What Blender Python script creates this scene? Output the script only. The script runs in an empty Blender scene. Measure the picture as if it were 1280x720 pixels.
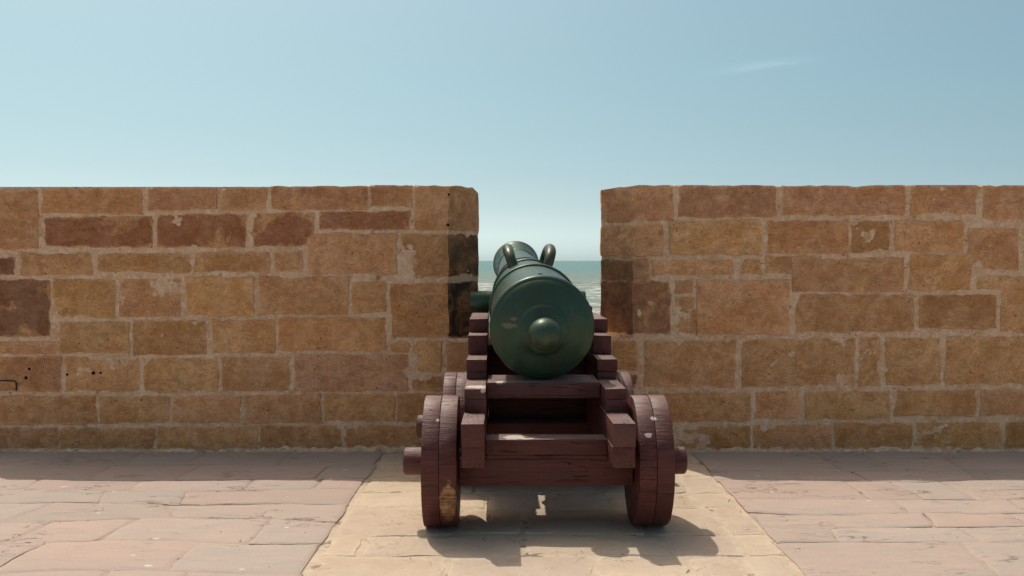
import bpy, bmesh, math, random
from mathutils import Vector, Matrix, noise
R = math.radians
random.seed(7)
scene = bpy.context.scene
col = scene.collection

# ------------------------------------------------------------------ camera
CAM_H = 1.30
F = 1230.0                       # focal length in photo pixels (1280 wide)
PITCH = math.atan(34.0 / F)
WALL_Y = 6.67                    # inner face of the parapet
cam_d = bpy.data.cameras.new('camera')
cam = bpy.data.objects.new('camera', cam_d); col.objects.link(cam)
cam_d.lens = 36.0 * F / 1280.0; cam_d.sensor_width = 36.0
cam_d.clip_start = 0.05; cam_d.clip_end = 200000
cam.location = (0, 0, CAM_H); cam.rotation_euler = (R(90) - PITCH, 0, 0)
scene.camera = cam

# ------------------------------------------------------------------ light
SUN = Vector((-0.54, 0.89, 1.81)).normalized()       # towards the sun
sun_el = math.asin(SUN.z); sun_az = math.atan2(SUN.x, SUN.y)
world = bpy.data.worlds.new('World'); scene.world = world; world.use_nodes = True
wn = world.node_tree; wn.nodes.clear()
sky = wn.nodes.new('ShaderNodeTexSky'); sky.sky_type = 'NISHITA'; sky.sun_disc = False
sky.sun_elevation = sun_el; sky.sun_rotation = sun_az
sky.air_density = 1.0; sky.dust_density = 3.5; sky.ozone_density = 1.5; sky.altitude = 10
bg = wn.nodes.new('ShaderNodeBackground'); bg.inputs['Strength'].default_value = 0.14
wo = wn.nodes.new('ShaderNodeOutputWorld')
sun_d = bpy.data.lights.new('sun', 'SUN'); sun_d.energy = 2.55; sun_d.angle = R(0.5); sun_d.color = (1.0, 0.95, 0.88)
sun_o = bpy.data.objects.new('sun', sun_d); col.objects.link(sun_o)
sun_o.rotation_euler = SUN.to_track_quat('Z', 'Y').to_euler()
scene.view_settings.view_transform = 'Standard'; scene.view_settings.look = 'None'
scene.view_settings.exposure = 0.15; scene.view_settings.gamma = 1.0
scene.render.engine = 'CYCLES'
SKY_TINT = [(0.0, (3.0, 4.3, 5.6)), (1.0, (1.17, 1.00, 0.76)), (0.016, (2.20, 3.10, 4.0)), (0.034, (1.38, 1.88, 2.36)), (0.055, (0.92, 1.21, 1.46)), (0.085, (0.71, 0.91, 1.02)), (0.13, (0.63, 0.79, 0.79)), (0.22, (0.59, 0.74, 0.665)), (0.45, (0.80, 0.86, 0.76))]   # sky tint by height; overhead raised and warmed as added fill light

def ray(px, py):
    cx = (px - 640) / F; cy = -(py - 360) / F
    f = Vector((0, math.cos(PITCH), -math.sin(PITCH))); u = Vector((0, math.sin(PITCH), math.cos(PITCH)))
    return Vector((1, 0, 0)) * cx + f + u * cy
def on_wall(px, py, Y=WALL_Y):
    d = ray(px, py); t = Y / d.y
    return d.x * t, CAM_H + d.z * t
def on_ground(px, py):
    d = ray(px, py); t = -CAM_H / d.z
    return d.x * t, d.y * t

# ------------------------------------------------------------------ node helpers
class NT:
    def __init__(s, tree): s.t = tree
    def n(s, kind, **kw):
        nd = s.t.nodes.new(kind)
        for k, v in kw.items():
            if k.startswith('_'): nd.inputs[int(k[1:])].default_value = v
            else: setattr(nd, k, v)
        return nd
    def l(s, a, b): s.t.links.new(a, b)
    def set(s, sock, v):
        if hasattr(v, 'is_output'): s.l(v, sock)
        else: sock.default_value = v
    def math(s, op, a, b=0.0, c=0.0, clamp=False):
        nd = s.n('ShaderNodeMath', operation=op, use_clamp=clamp)
        for i, v in enumerate((a, b, c)): s.set(nd.inputs[i], v)
        return nd.outputs[0]
    def vmath(s, op, a, b=(0, 0, 0)):
        nd = s.n('ShaderNodeVectorMath', operation=op)
        s.set(nd.inputs[0], a); s.set(nd.inputs[1], b)
        return nd.outputs[1] if op in ('DISTANCE', 'LENGTH') else nd.outputs[0]
    def noise(s, vec, scale, detail=4, rough=0.55, dist=0.0):
        nd = s.n('ShaderNodeTexNoise'); s.l(vec, nd.inputs['Vector'])
        nd.inputs['Scale'].default_value = scale; nd.inputs['Detail'].default_value = detail
        nd.inputs['Roughness'].default_value = rough; nd.inputs['Distortion'].default_value = dist
        return nd.outputs['Fac']
    def voronoi(s, vec, scale, feature='F1'):
        nd = s.n('ShaderNodeTexVoronoi', feature=feature); s.l(vec, nd.inputs['Vector'])
        nd.inputs['Scale'].default_value = scale
        return nd
    def step(s, v, a, b):
        nd = s.n('ShaderNodeMapRange', interpolation_type='SMOOTHSTEP')
        s.set(nd.inputs[0], v); nd.inputs[1].default_value = a; nd.inputs[2].default_value = b
        return nd.outputs[0]
    def mix(s, f, a, b, mode='MIX'):
        nd = s.n('ShaderNodeMix', data_type='RGBA', blend_type=mode)
        s.set(nd.inputs[0], f); s.set(nd.inputs[6], a); s.set(nd.inputs[7], b)
        return nd.outputs[2]
    def scale(s, vec, v):
        return s.vmath('MULTIPLY', vec, v)
    def bump(s, h, strength=0.5, dist=0.01, normal=None):
        nd = s.n('ShaderNodeBump'); s.l(h, nd.inputs['Height'])
        nd.inputs['Strength'].default_value = strength; nd.inputs['Distance'].default_value = dist
        if normal: s.l(normal, nd.inputs['Normal'])
        return nd.outputs[0]
def c4(c): return (c[0], c[1], c[2], 1)
def new_mat(name):
    m = bpy.data.materials.new(name); m.use_nodes = True
    t = m.node_tree; t.nodes.clear(); g = NT(t)
    b = g.n('ShaderNodeBsdfPrincipled'); o = g.n('ShaderNodeOutputMaterial'); g.l(b.outputs[0], o.inputs[0])
    tc = g.n('ShaderNodeTexCoord')
    return m, g, b, tc.outputs['Object']
def patches(g, vec, plist, ns=14, jag=0.9):
    """ragged spots: list of (centre, (rx,ry,rz)); returns a 0..1 mask"""
    out = None
    n = g.noise(vec, ns, 5, 0.65)
    for c, r in plist:
        d = g.vmath('SUBTRACT', vec, c)
        d = g.vmath('DIVIDE', d, r)
        ln = g.vmath('LENGTH', d)
        v = g.math('ADD', ln, g.math('MULTIPLY', g.math('SUBTRACT', n, 0.5), jag * 2))
        k = g.math('SUBTRACT', 1.0, g.step(v, 0.85, 1.05))
        out = k if out is None else g.math('MAXIMUM', out, k)
    return out

# world colour: physical sky, height tint with added fill overhead, and one thin cirrus streak
g = NT(wn)
tcw = g.n('ShaderNodeTexCoord').outputs['Generated']
sp = g.n('ShaderNodeSeparateXYZ'); g.l(tcw, sp.inputs[0])
yy = g.math('MAXIMUM', sp.outputs[1], 0.02)
cu = g.math('DIVIDE', sp.outputs[0], yy); cv = g.math('DIVIDE', sp.outputs[2], yy)
cr = ray(957, 81); c0u, c0v = cr.x / cr.y, cr.z / cr.y
du = g.math('SUBTRACT', cu, c0u); dv = g.math('SUBTRACT', cv, c0v)
dv2 = g.math('SUBTRACT', dv, g.math('MULTIPLY', du, 0.13))
nv = g.n('ShaderNodeCombineXYZ'); g.l(g.math('MULTIPLY', cu, 14), nv.inputs[0]); g.l(g.math('MULTIPLY', dv2, 130), nv.inputs[1])
cn = g.noise(nv.outputs[0], 1.0, 5, 0.6, 0.4)
ea = g.math('POWER', g.math('DIVIDE', du, 0.045), 2.0)
ub = g.math('ABSOLUTE', g.math('DIVIDE', dv2, 0.0042))
eb = g.math('MULTIPLY', ub, ub)
cm = g.math('EXPONENT', g.math('MULTIPLY', g.math('ADD', g.math('ABSOLUTE', ea), eb), -1.0))
cm = g.math('MULTIPLY', cm, g.step(cn, 0.25, 0.7))
cm = g.math('MULTIPLY', cm, 0.34)
rmp = g.n('ShaderNodeValToRGB'); g.l(sp.outputs[2], rmp.inputs[0])
rmp.color_ramp.interpolation = 'B_SPLINE'
for i, (p_, c_) in enumerate(SKY_TINT):
    el = rmp.color_ramp.elements[i] if i < 2 else rmp.color_ramp.elements.new(p_)
    el.position = p_; el.color = (c_[0] / 6, c_[1] / 6, c_[2] / 6, 1)
skyc = g.vmath('MULTIPLY', g.mix(1.0, sky.outputs[0], rmp.outputs[0], 'MULTIPLY'), (6, 6, 6))
cloudc = g.mix(1.0, skyc, (1.6, 1.45, 1.4, 1), 'MULTIPLY')
g.l(g.mix(cm, skyc, cloudc), bg.inputs[0])
g.l(bg.outputs[0], wo.inputs[0])

# ------------------------------------------------------------------ materials
def mat_stone():
    m, g, b, vec = new_mat('weathered_sandstone')
    oi = g.n('ShaderNodeObjectInfo')
    rv = g.n('ShaderNodeCombineXYZ'); g.l(g.math('MULTIPLY', oi.outputs['Random'], 31.0), rv.inputs[0])
    g.l(g.math('MULTIPLY', oi.outputs['Random'], 17.0), rv.inputs[2])
    v2 = g.vmath('ADD', vec, rv.outputs[0])
    n1 = g.noise(v2, 4.2, 6, 0.68, 0.8); n2 = g.noise(v2, 14, 6, 0.65); n3 = g.noise(v2, 95, 4, 0.75)
    c = g.mix(g.step(n1, 0.3, 0.7), c4((0.710, 0.350, 0.135)), c4((0.900, 0.540, 0.270)))
    c = g.mix(g.math('MULTIPLY', g.step(n2, 0.42, 0.75), 0.60), c, c4((0.480, 0.225, 0.095)))
    c = g.mix(g.math('MULTIPLY', g.step(g.noise(v2, 8, 5, 0.6), 0.58, 0.78), 0.35), c, c4((0.78, 0.52, 0.30)))
    # grain
    n4 = g.noise(g.scale(v2, (1, 1, 1.6)), 42, 5, 0.75, 0.5)
    amp = g.math('MULTIPLY', g.step(g.noise(v2, 6, 4, 0.6), 0.35, 0.65), 0.75)
    c0 = c
    c = g.mix(g.step(n3, 0.36, 0.66), g.mix(1.0, c, (0.88, 0.85, 0.82, 1), 'MULTIPLY'), g.mix(1.0, c, (1.20, 1.20, 1.19, 1), 'MULTIPLY'))
    c = g.mix(g.step(n4, 0.38, 0.64), g.mix(1.0, c, (0.90, 0.87, 0.84, 1), 'MULTIPLY'), g.mix(1.0, c, (1.13, 1.13, 1.12, 1), 'MULTIPLY'))
    dk = g.math('ADD', 0.30, g.math('MULTIPLY', g.step(g.math('ADD', g.noise(v2, 4.5, 6, 0.68, 0.5), g.math('MULTIPLY', g.n('ShaderNodeAttribute', attribute_name='edge').outputs['Fac'], 0.12)), 0.46, 0.64), 0.95), clamp=True)
    c = g.mix(g.math('ADD', 0.45, amp, clamp=True), c0, c)
    # broad ochre and russet clouds, bedding streaks
    c = g.mix(g.math('MULTIPLY', g.step(g.noise(g.scale(v2, (1, 1, 2.4)), 7, 6, 0.7, 1.5), 0.50, 0.66), 0.50), c, c4((0.50, 0.235, 0.105)))
    c = g.mix(g.math('MULTIPLY', g.step(g.noise(g.scale(v2, (1.3, 1, 1)), 9, 7, 0.75, 1.0), 0.54, 0.70), 0.45), c, c4((0.93, 0.62, 0.36)))
    c = g.mix(dk, c, g.mix(1.0, c, oi.outputs['Color'], 'MULTIPLY'))
    # weather stain (dark lichen) carried by faces and by a per-stone amount
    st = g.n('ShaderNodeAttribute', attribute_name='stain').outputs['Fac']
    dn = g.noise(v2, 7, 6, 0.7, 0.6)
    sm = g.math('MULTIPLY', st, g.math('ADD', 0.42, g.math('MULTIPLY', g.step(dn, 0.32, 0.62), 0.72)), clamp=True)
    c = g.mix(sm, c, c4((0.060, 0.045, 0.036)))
    # pits
    vo = g.voronoi(v2, 26); pit = g.math('SUBTRACT', 1.0, g.step(vo.outputs['Distance'], 0.05, 0.20))
    pit = g.math('MULTIPLY', pit, g.step(g.noise(v2, 5, 3), 0.50, 0.62))
    c = g.mix(g.math('MULTIPLY', pit, 0.7), c, c4((0.07, 0.035, 0.02)))
    # lime mortar smeared over the arrises
    eg = g.n('ShaderNodeAttribute', attribute_name='edge').outputs['Fac']
    en = g.noise(vec, 34, 5, 0.7)
    ef = g.math('ADD', eg, g.math('MULTIPLY', g.math('SUBTRACT', en, 0.5), 1.5))
    em = g.math('SUBTRACT', 1.0, g.step(ef, 0.15, 0.50))
    c = g.mix(g.math('MULTIPLY', em, 0.6), c, c4((0.84, 0.565, 0.36)))
    # blotches of mortar left on the faces
    bl = g.step(g.noise(vec, 4.3, 7, 0.72, 0.8), 0.735, 0.79)
    c = g.mix(g.math('MULTIPLY', bl, 0.55), c, c4((0.86, 0.58, 0.37)))
    # holes in the left stones, their inner shade painted as dark spots
    hl = []
    for (px, py, r) in ((37, 461, 3.2), (33, 472, 3.6), (117, 466, 4.0), (126, 466, 2.6), (84, 468, 3.0), (177, 500, 1.8), (561, 243, 2.6), (573, 237, 2.0), (560, 281, 3.0)):
        X, Z = on_wall(px, py); rr = r * 0.0054 * .6; hl.append(((X, 0.0, Z), (rr, .05, rr)))
    hm = patches(g, vec, hl, 60, 0.35)
    c = g.mix(hm, c, c4((0.012, 0.008, 0.006)))
    g.l(c, b.inputs['Base Color']); b.inputs['Roughness'].default_value = 0.95; b.inputs['Specular IOR Level'].default_value = 0.12
    h = g.math('ADD', g.math('MULTIPLY', g.noise(v2, 16, 7, 0.72, 0.5), 1.0), g.math('ADD', g.math('MULTIPLY', n3, 0.3), g.math('MULTIPLY', n4, 0.5)))
    h = g.math('SUBTRACT', h, g.math('MULTIPLY', pit, 0.4)); h = g.math('SUBTRACT', h, hm)
    g.l(g.bump(h, 0.8, 0.022), b.inputs['Normal'])
    return m
def mat_mortar():
    m, g, b, vec = new_mat('lime_mortar')
    n1 = g.noise(vec, 5, 5, 0.6); n2 = g.noise(vec, 60, 5, 0.7)
    c = g.mix(g.step(n1, 0.35, 0.65), c4((0.68, 0.400, 0.215)), c4((0.82, 0.530, 0.315)))
    c = g.mix(g.math('MULTIPLY', g.step(g.noise(vec, 24, 6, 0.75, 0.8), 0.46, 0.60), 0.7), c, c4((0.93, 0.700, 0.500)))
    c = g.mix(g.math('MULTIPLY', g.step(n2, 0.45, 0.8), 0.5), c, c4((0.68, 0.55, 0.42)))
    cr = g.step(g.noise(vec, 13, 6, 0.78), 0.57, 0.66)
    c = g.mix(g.math('MULTIPLY', cr, 0.7), c, c4((0.2, 0.12, 0.07)))
    g.l(c, b.inputs['Base Color']); b.inputs['Roughness'].default_value = 0.97; b.inputs['Specular IOR Level'].default_value = 0.1
    g.l(g.bump(g.math('ADD', n2, g.noise(vec, 20, 4)), 0.6, 0.010), b.inputs['Normal'])
    return m
def mat_flag():
    m, g, b, vec = new_mat('slate_flagstone')
    oi = g.n('ShaderNodeObjectInfo')
    rv = g.n('ShaderNodeCombineXYZ'); g.l(g.math('MULTIPLY', oi.outputs['Random'], 13.0), rv.inputs[2])
    v2 = g.vmath('ADD', vec, rv.outputs[0])
    n1 = g.noise(g.scale(vec, (1, 2.2, 1)), 2.3, 6, 0.6, 1.2)
    n2 = g.noise(g.scale(v2, (1, 2.6, 1)), 6.5, 7, 0.7, 0.8)
    c = g.mix(g.step(n1, 0.35, 0.65), c4((0.440, 0.362, 0.300)), c4((0.490, 0.375, 0.308)))
    c = g.mix(g.math('MULTIPLY', g.step(n2, 0.5, 0.7), 0.5), c, c4((0.480, 0.370, 0.300)))
    c = g.mix(g.math('MULTIPLY', g.step(g.noise(v2, 90, 4, 0.7), 0.4, 0.7), 0.25), c, c4((0.33, 0.25, 0.21)))
    c = g.mix(1.0, c, oi.outputs['Color'], 'MULTIPLY')
    eg = g.n('ShaderNodeAttribute', attribute_name='edge').outputs['Fac']
    ef = g.math('ADD', eg, g.math('MULTIPLY', g.math('SUBTRACT', g.noise(vec, 20, 5, 0.7), 0.5), 1.6))
    c = g.mix(g.math('MULTIPLY', g.math('SUBTRACT', 1.0, g.step(ef, 0.1, 0.6)), 0.45), c, c4((0.46, 0.345, 0.28)))
    # thin splits in the slate layers
    w = g.noise(g.scale(vec, (1.0, 4.0, 1)), 2.2, 5, 0.55, 0.8)
    cr = g.math('SUBTRACT', 1.0, g.step(g.math('ABSOLUTE', g.math('SUBTRACT', w, 0.5)), 0.0015, 0.010))
    cr = g.math('MULTIPLY', cr, g.step(g.noise(vec, 2.3, 3, 0.6), 0.50, 0.62))
    c = g.mix(g.math('MULTIPLY', cr, 0.75), c, c4((0.10, 0.06, 0.05)))
    # white lime specks
    vo = g.voronoi(g.scale(vec, (0.75, 1.1, 1)), 2.6); vo.voronoi_dimensions = '2D'
    vs_ = g.n('ShaderNodeSeparateColor'); g.l(vo.outputs['Color'], vs_.inputs[0])
    sz = g.math('MULTIPLY', g.math('SUBTRACT', vs_.outputs[0], 0.45), 0.062)
    d = g.math('ADD', vo.outputs['Distance'], g.math('MULTIPLY', g.math('SUBTRACT', g.noise(vec, 45, 3), 0.5), 0.10))
    sk = g.math('LESS_THAN', d, sz)
    c = g.mix(g.math('MULTIPLY', sk, 0.65), c, c4((0.75, 0.72, 0.67)))
    g.l(c, b.inputs['Base Color']); b.inputs['Roughness'].default_value = 0.8; b.inputs['Specular IOR Level'].default_value = 0.2
    h = g.math('ADD', g.math('MULTIPLY', n2, 0.8), g.math('MULTIPLY', g.noise(v2, 40, 5, 0.7), 0.2))
    h = g.math('SUBTRACT', h, g.math('MULTIPLY', cr, 0.5))
    g.l(g.bump(h, 0.6, 0.02), b.inputs['Normal'])
    return m
def mat_path():
    m, g, b, vec = new_mat('sandstone_paving')
    oi = g.n('ShaderNodeObjectInfo')
    rv = g.n('ShaderNodeCombineXYZ'); g.l(g.math('MULTIPLY', oi.outputs['Random'], 13.0), rv.inputs[2])
    v2 = g.vmath('ADD', vec, rv.outputs[0])
    n1 = g.noise(v2, 3.4, 6, 0.65, 0.4); n2 = g.noise(v2, 24, 6, 0.7)
    c = g.mix(g.step(n1, 0.3, 0.7), c4((0.53, 0.415, 0.300)), c4((0.60, 0.485, 0.355)))
    c = g.mix(g.math('MULTIPLY', g.step(n2, 0.5, 0.72), 0.45), c, c4((0.48, 0.35, 0.23)))
    c = g.mix(g.math('MULTIPLY', g.step(g.noise(v2, 110, 4, 0.7), 0.4, 0.7), 0.3), c, c4((0.64, 0.52, 0.38)))
    c = g.mix(1.0, c, oi.outputs['Color'], 'MULTIPLY')
    eg = g.n('ShaderNodeAttribute', attribute_name='edge').outputs['Fac']
    ef = g.math('ADD', eg, g.math('MULTIPLY', g.math('SUBTRACT', g.noise(vec, 16, 6, 0.72), 0.5), 2.0))
    c = g.mix(g.math('MULTIPLY', g.math('SUBTRACT', 1.0, g.step(ef, 0.15, 0.75)), 0.45), c, c4((0.66, 0.55, 0.41)))
    cr = g.math('SUBTRACT', 1.0, g.step(g.math('ABSOLUTE', g.math('SUBTRACT', g.noise(vec, 3.3, 5, 0.6, 0.5), 0.5)), 0.001, 0.006))
    cr = g.math('MULTIPLY', cr, g.step(g.noise(vec, 2.7, 3), 0.54, 0.6))
    c = g.mix(g.math('MULTIPLY', cr, 0.6), c, c4((0.14, 0.09, 0.05)))
    vo = g.voronoi(v2, 19); pit = g.math('SUBTRACT', 1.0, g.step(vo.outputs['Distance'], 0.05, 0.16))
    pit = g.math('MULTIPLY', pit, g.step(g.noise(v2, 4, 3), 0.55, 0.65))
    c = g.mix(g.math('MULTIPLY', pit, 0.5), c, c4((0.2, 0.13, 0.07)))
    g.l(c, b.inputs['Base Color']); b.inputs['Roughness'].default_value = 0.9; b.inputs['Specular IOR Level'].default_value = 0.15
    h = g.math('SUBTRACT', g.math('ADD', n2, n1), g.math('MULTIPLY', pit, 0.6))
    g.l(g.bump(h, 0.6, 0.02), b.inputs['Normal'])
    return m
def mat_joint(name, ca, cb):
    m, g, b, vec = new_mat(name)
    n1 = g.noise(vec, 9, 6, 0.7)
    c = g.mix(g.step(n1, 0.35, 0.65), c4(ca), c4(cb))
    dk = g.step(g.noise(vec, 5, 5, 0.7), 0.56, 0.64)
    c = g.mix(g.math('MULTIPLY', dk, 0.7), c, c4((0.13, 0.085, 0.06)))
    g.l(c, b.inputs['Base Color']); b.inputs['Roughness'].default_value = 0.95; b.inputs['Specular IOR Level'].default_value = 0.1
    g.l(g.bump(g.noise(vec, 50, 5, 0.7), 0.8, 0.01), b.inputs['Normal'])
    return m
def mat_wood(name='painted_oak', grain=(2.0, 0.5, 14.0), chips=(), bare=()):
    m, g, b, vec = new_mat(name)
    oi = g.n('ShaderNodeObjectInfo')
    rv = g.n('ShaderNodeCombineXYZ'); g.l(g.math('MULTIPLY', oi.outputs['Random'], 9.0), rv.inputs[0]); g.l(g.math('MULTIPLY', oi.outputs['Random'], 23.0), rv.inputs[1])
    v2 = g.vmath('ADD', vec, rv.outputs[0])
    gr = g.noise(g.scale(v2, grain), 6.0, 6, 0.65, 0.4)
    fine = g.noise(g.scale(v2, grain), 26.0, 4, 0.6)
    n1 = g.noise(v2, 5, 5, 0.6)
    c = g.mix(g.step(gr, 0.3, 0.7), c4((0.074, 0.0150, 0.0110)), c4((0.130, 0.031, 0.022)))
    c = g.mix(g.math('MULTIPLY', g.step(n1, 0.5, 0.75), 0.5), c, c4((0.070, 0.021, 0.017)))
    c = g.mix(g.math('MULTIPLY', g.step(g.noise(v2, 2.6, 4, 0.6), 0.52, 0.7), 0.35), c, c4((0.150, 0.075, 0.065)))
    # bleached paint plus painted-in sun and sky light on upward faces
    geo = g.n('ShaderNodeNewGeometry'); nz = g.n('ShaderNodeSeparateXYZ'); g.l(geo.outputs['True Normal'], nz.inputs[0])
    wear_toplight = g.math('MULTIPLY', g.step(nz.outputs[2], 0.80, 0.97), g.math('ADD', 0.35, g.math('MULTIPLY', g.step(n1, 0.35, 0.65), 0.5)))
    c = g.mix(wear_toplight, c, c4((0.270, 0.185, 0.160)))
    # drying cracks along the grain
    ck = g.math('SUBTRACT', 1.0, g.step(g.math('ABSOLUTE', g.math('SUBTRACT', g.noise(g.scale(v2, grain), 3.3, 3, 0.5, 0.3), 0.5)), 0.0, 0.012))
    ck = g.math('MULTIPLY', ck, g.step(g.noise(v2, 6, 2), 0.46, 0.58))
    c = g.mix(g.math('MULTIPLY', ck, 0.8), c, c4((0.012, 0.006, 0.006)))
    # edge wear through small pale nicks
    pt = g.step(g.noise(v2, 30, 5, 0.75), 0.70, 0.73)
    c = g.mix(g.math('MULTIPLY', pt, 0.5), c, c4((0.26, 0.18, 0.14)))
    if bare:
        bm_ = patches(g, vec, bare, 18, 0.5)
        bc = g.mix(g.step(gr, 0.35, 0.6), c4((0.20, 0.095, 0.035)), c4((0.46, 0.26, 0.11)))
        c = g.mix(g.math('MULTIPLY', bm_, g.math('ADD', 0.35, g.math('MULTIPLY', g.step(g.noise(vec, 30, 5, 0.7), 0.4, 0.55), 0.65))), c, bc)
    if chips:
        cm_ = patches(g, vec, chips, 32, 0.75)
        c = g.mix(cm_, c, c4((0.62, 0.52, 0.44)))
    g.l(c, b.inputs['Base Color'])
    g.l(g.math('ADD', 0.42, g.math('MULTIPLY', gr, 0.2)), b.inputs['Roughness']); b.inputs['Specular IOR Level'].default_value = 0.42
    h = g.math('ADD', g.math('MULTIPLY', gr, 0.6), g.math('MULTIPLY', fine, 0.3)); h = g.math('SUBTRACT', h, ck)
    g.l(g.bump(h, 0.7, 0.009), b.inputs['Normal'])
    return m
def mat_bronze(name, worn=0.0):
    m, g, b, vec = new_mat(name)
    n1 = g.noise(vec, 4, 6, 0.6, 0.5); n2 = g.noise(g.scale(vec, (1, 0.35, 1)), 22, 6, 0.7); n3 = g.noise(vec, 120, 3, 0.6)
    c = g.mix(g.step(n1, 0.35, 0.65), c4((0.040, 0.060, 0.036)), c4((0.030, 0.080, 0.046)))
    c = g.mix(g.math('MULTIPLY', g.step(n2, 0.55, 0.75), 0.4), c, c4((0.050, 0.052, 0.035)))
    st_ = g.noise(g.scale(vec, (9, 0.6, 2.2)), 2.4, 6, 0.7, 0.4)
    c = g.mix(g.math('MULTIPLY', g.step(st_, 0.52, 0.72), 0.55), c, c4((0.060, 0.085, 0.062)))
    c = g.mix(g.math('MULTIPLY', g.step(g.noise(vec, 7, 7, 0.75, 1.0), 0.55, 0.70), 0.45), c, c4((0.014, 0.020, 0.014)))
    br = g.math('ADD', worn, g.math('MULTIPLY', g.step(g.noise(vec, 11, 6, 0.75), 0.60, 0.72), 0.45), clamp=True)
    c = g.mix(g.math('MULTIPLY', br, 0.8), c, c4((0.13, 0.095, 0.070)))
    sc = patches(g, vec, [((-0.17, -0.03, 0.02), (0.045, 0.08, 0.018)), ((-0.15, -0.03, 0.055), (0.02, 0.08, 0.012))], 40, 0.9)
    c = g.mix(g.math('MULTIPLY', sc, 0.5), c, c4((0.22, 0.20, 0.13)))
    g.l(c, b.inputs['Base Color']); b.inputs['Metallic'].default_value = 0.45
    g.l(g.math('ADD', 0.30, g.math('MULTIPLY', g.step(n2, 0.3, 0.7), 0.22)), b.inputs['Roughness'])
    b.inputs['Specular IOR Level'].default_value = 0.5
    g.l(g.bump(g.math('ADD', g.math('MULTIPLY', n2, 0.6), g.math('MULTIPLY', n3, 0.15)), 0.25, 0.004), b.inputs['Normal'])
    return m
def mat_iron():
    m, g, b, vec = new_mat('rusted_iron')
    n = g.noise(vec, 30, 5, 0.7)
    g.l(g.mix(g.step(n, 0.35, 0.65), c4((0.02, 0.014, 0.012)), c4((0.06, 0.03, 0.02))), b.inputs['Base Color'])
    b.inputs['Roughness'].default_value = 0.7; b.inputs['Metallic'].default_value = 0.4
    return m
def mat_sea():
    m, g, b, vec = new_mat('sea_water')
    sxyz = g.n('ShaderNodeSeparateXYZ'); g.l(vec, sxyz.inputs[0])
    Y = sxyz.outputs[1]
    v1 = g.scale(vec, (1, 1, 0))
    far = g.step(Y, 180, 1500)
    c = g.mix(far, c4((0.220, 0.260, 0.205)), c4((0.095, 0.230, 0.225)))
    n1 = g.noise(g.scale(vec, (0.006, 0.02, 0)), 1.0, 5, 0.6)
    c = g.mix(g.math('MULTIPLY', g.step(n1, 0.4, 0.65), 0.4), c, c4((0.11, 0.17, 0.15)))
    # rolling surf lines close inshore, scattered whitecaps outside
    w = g.noise(g.scale(vec, (0.060, 0.075, 0)), 1.0, 7, 0.72, 0.8)
    surf = g.step(w, 0.50, 0.57)
    near = g.math('SUBTRACT', 1.0, g.step(Y, 380, 620))
    fm = g.math('MULTIPLY', g.math('MULTIPLY', surf, near), 0.8)
    wc = g.step(g.noise(g.scale(vec, (0.05, 0.04, 0)), 1.0, 5, 0.6), 0.66, 0.70)
    fm = g.math('MAXIMUM', fm, g.math('MULTIPLY', wc, 0.55))
    c = g.mix(fm, c, c4((0.62, 0.62, 0.56)))
    g.l(c, b.inputs['Base Color']); b.inputs['Roughness'].default_value = 0.55; b.inputs['Specular IOR Level'].default_value = 0.25
    h = g.math('ADD', g.noise(g.scale(vec, (0.15, 0.4, 0)), 1.0, 6, 0.65), g.math('MULTIPLY', w, 2.0))
    g.l(g.bump(h, 1.0, 1.3), b.inputs['Normal'])
    return m
M_stone = mat_stone(); M_mortar = mat_mortar(); M_flag = mat_flag(); M_path = mat_path()
M_fj = mat_joint('pink_joint_sand', (0.42, 0.335, 0.275), (0.47, 0.37, 0.30))
M_pj = mat_joint('cream_joint_mortar', (0.53, 0.42, 0.30), (0.62, 0.50, 0.37))
M_bronze = mat_bronze('green_patina_bronze'); M_bronze_w = mat_bronze('handled_bronze', 0.40)
M_bronze_k = mat_bronze('knob_bronze', 0.12)
M_iron = mat_iron(); M_sea = mat_sea()

# ------------------------------------------------------------------ object helpers
def link(name, me, mat=None, parent=None):
    o = bpy.data.objects.new(name, me); col.objects.link(o)
    if mat: me.materials.append(mat)
    if parent: o.parent = parent
    return o
def tag(o, label=None, cat=None, group=None, kind=None):
    if label: o['label'] = label
    if cat: o['category'] = cat
    if group: o['group'] = group
    if kind: o['kind'] = kind
    return o
def empty(name, loc=(0, 0, 0), rot=(0, 0, 0), parent=None):
    o = bpy.data.objects.new(name, None); col.objects.link(o); o.location = loc; o.rotation_euler = rot
    o.empty_display_size = 0.1
    if parent: o.parent = parent
    return o
def fbm(p, s, o=3):
    return noise.fractal(p * s, 1.0, 2.0, o)

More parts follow.
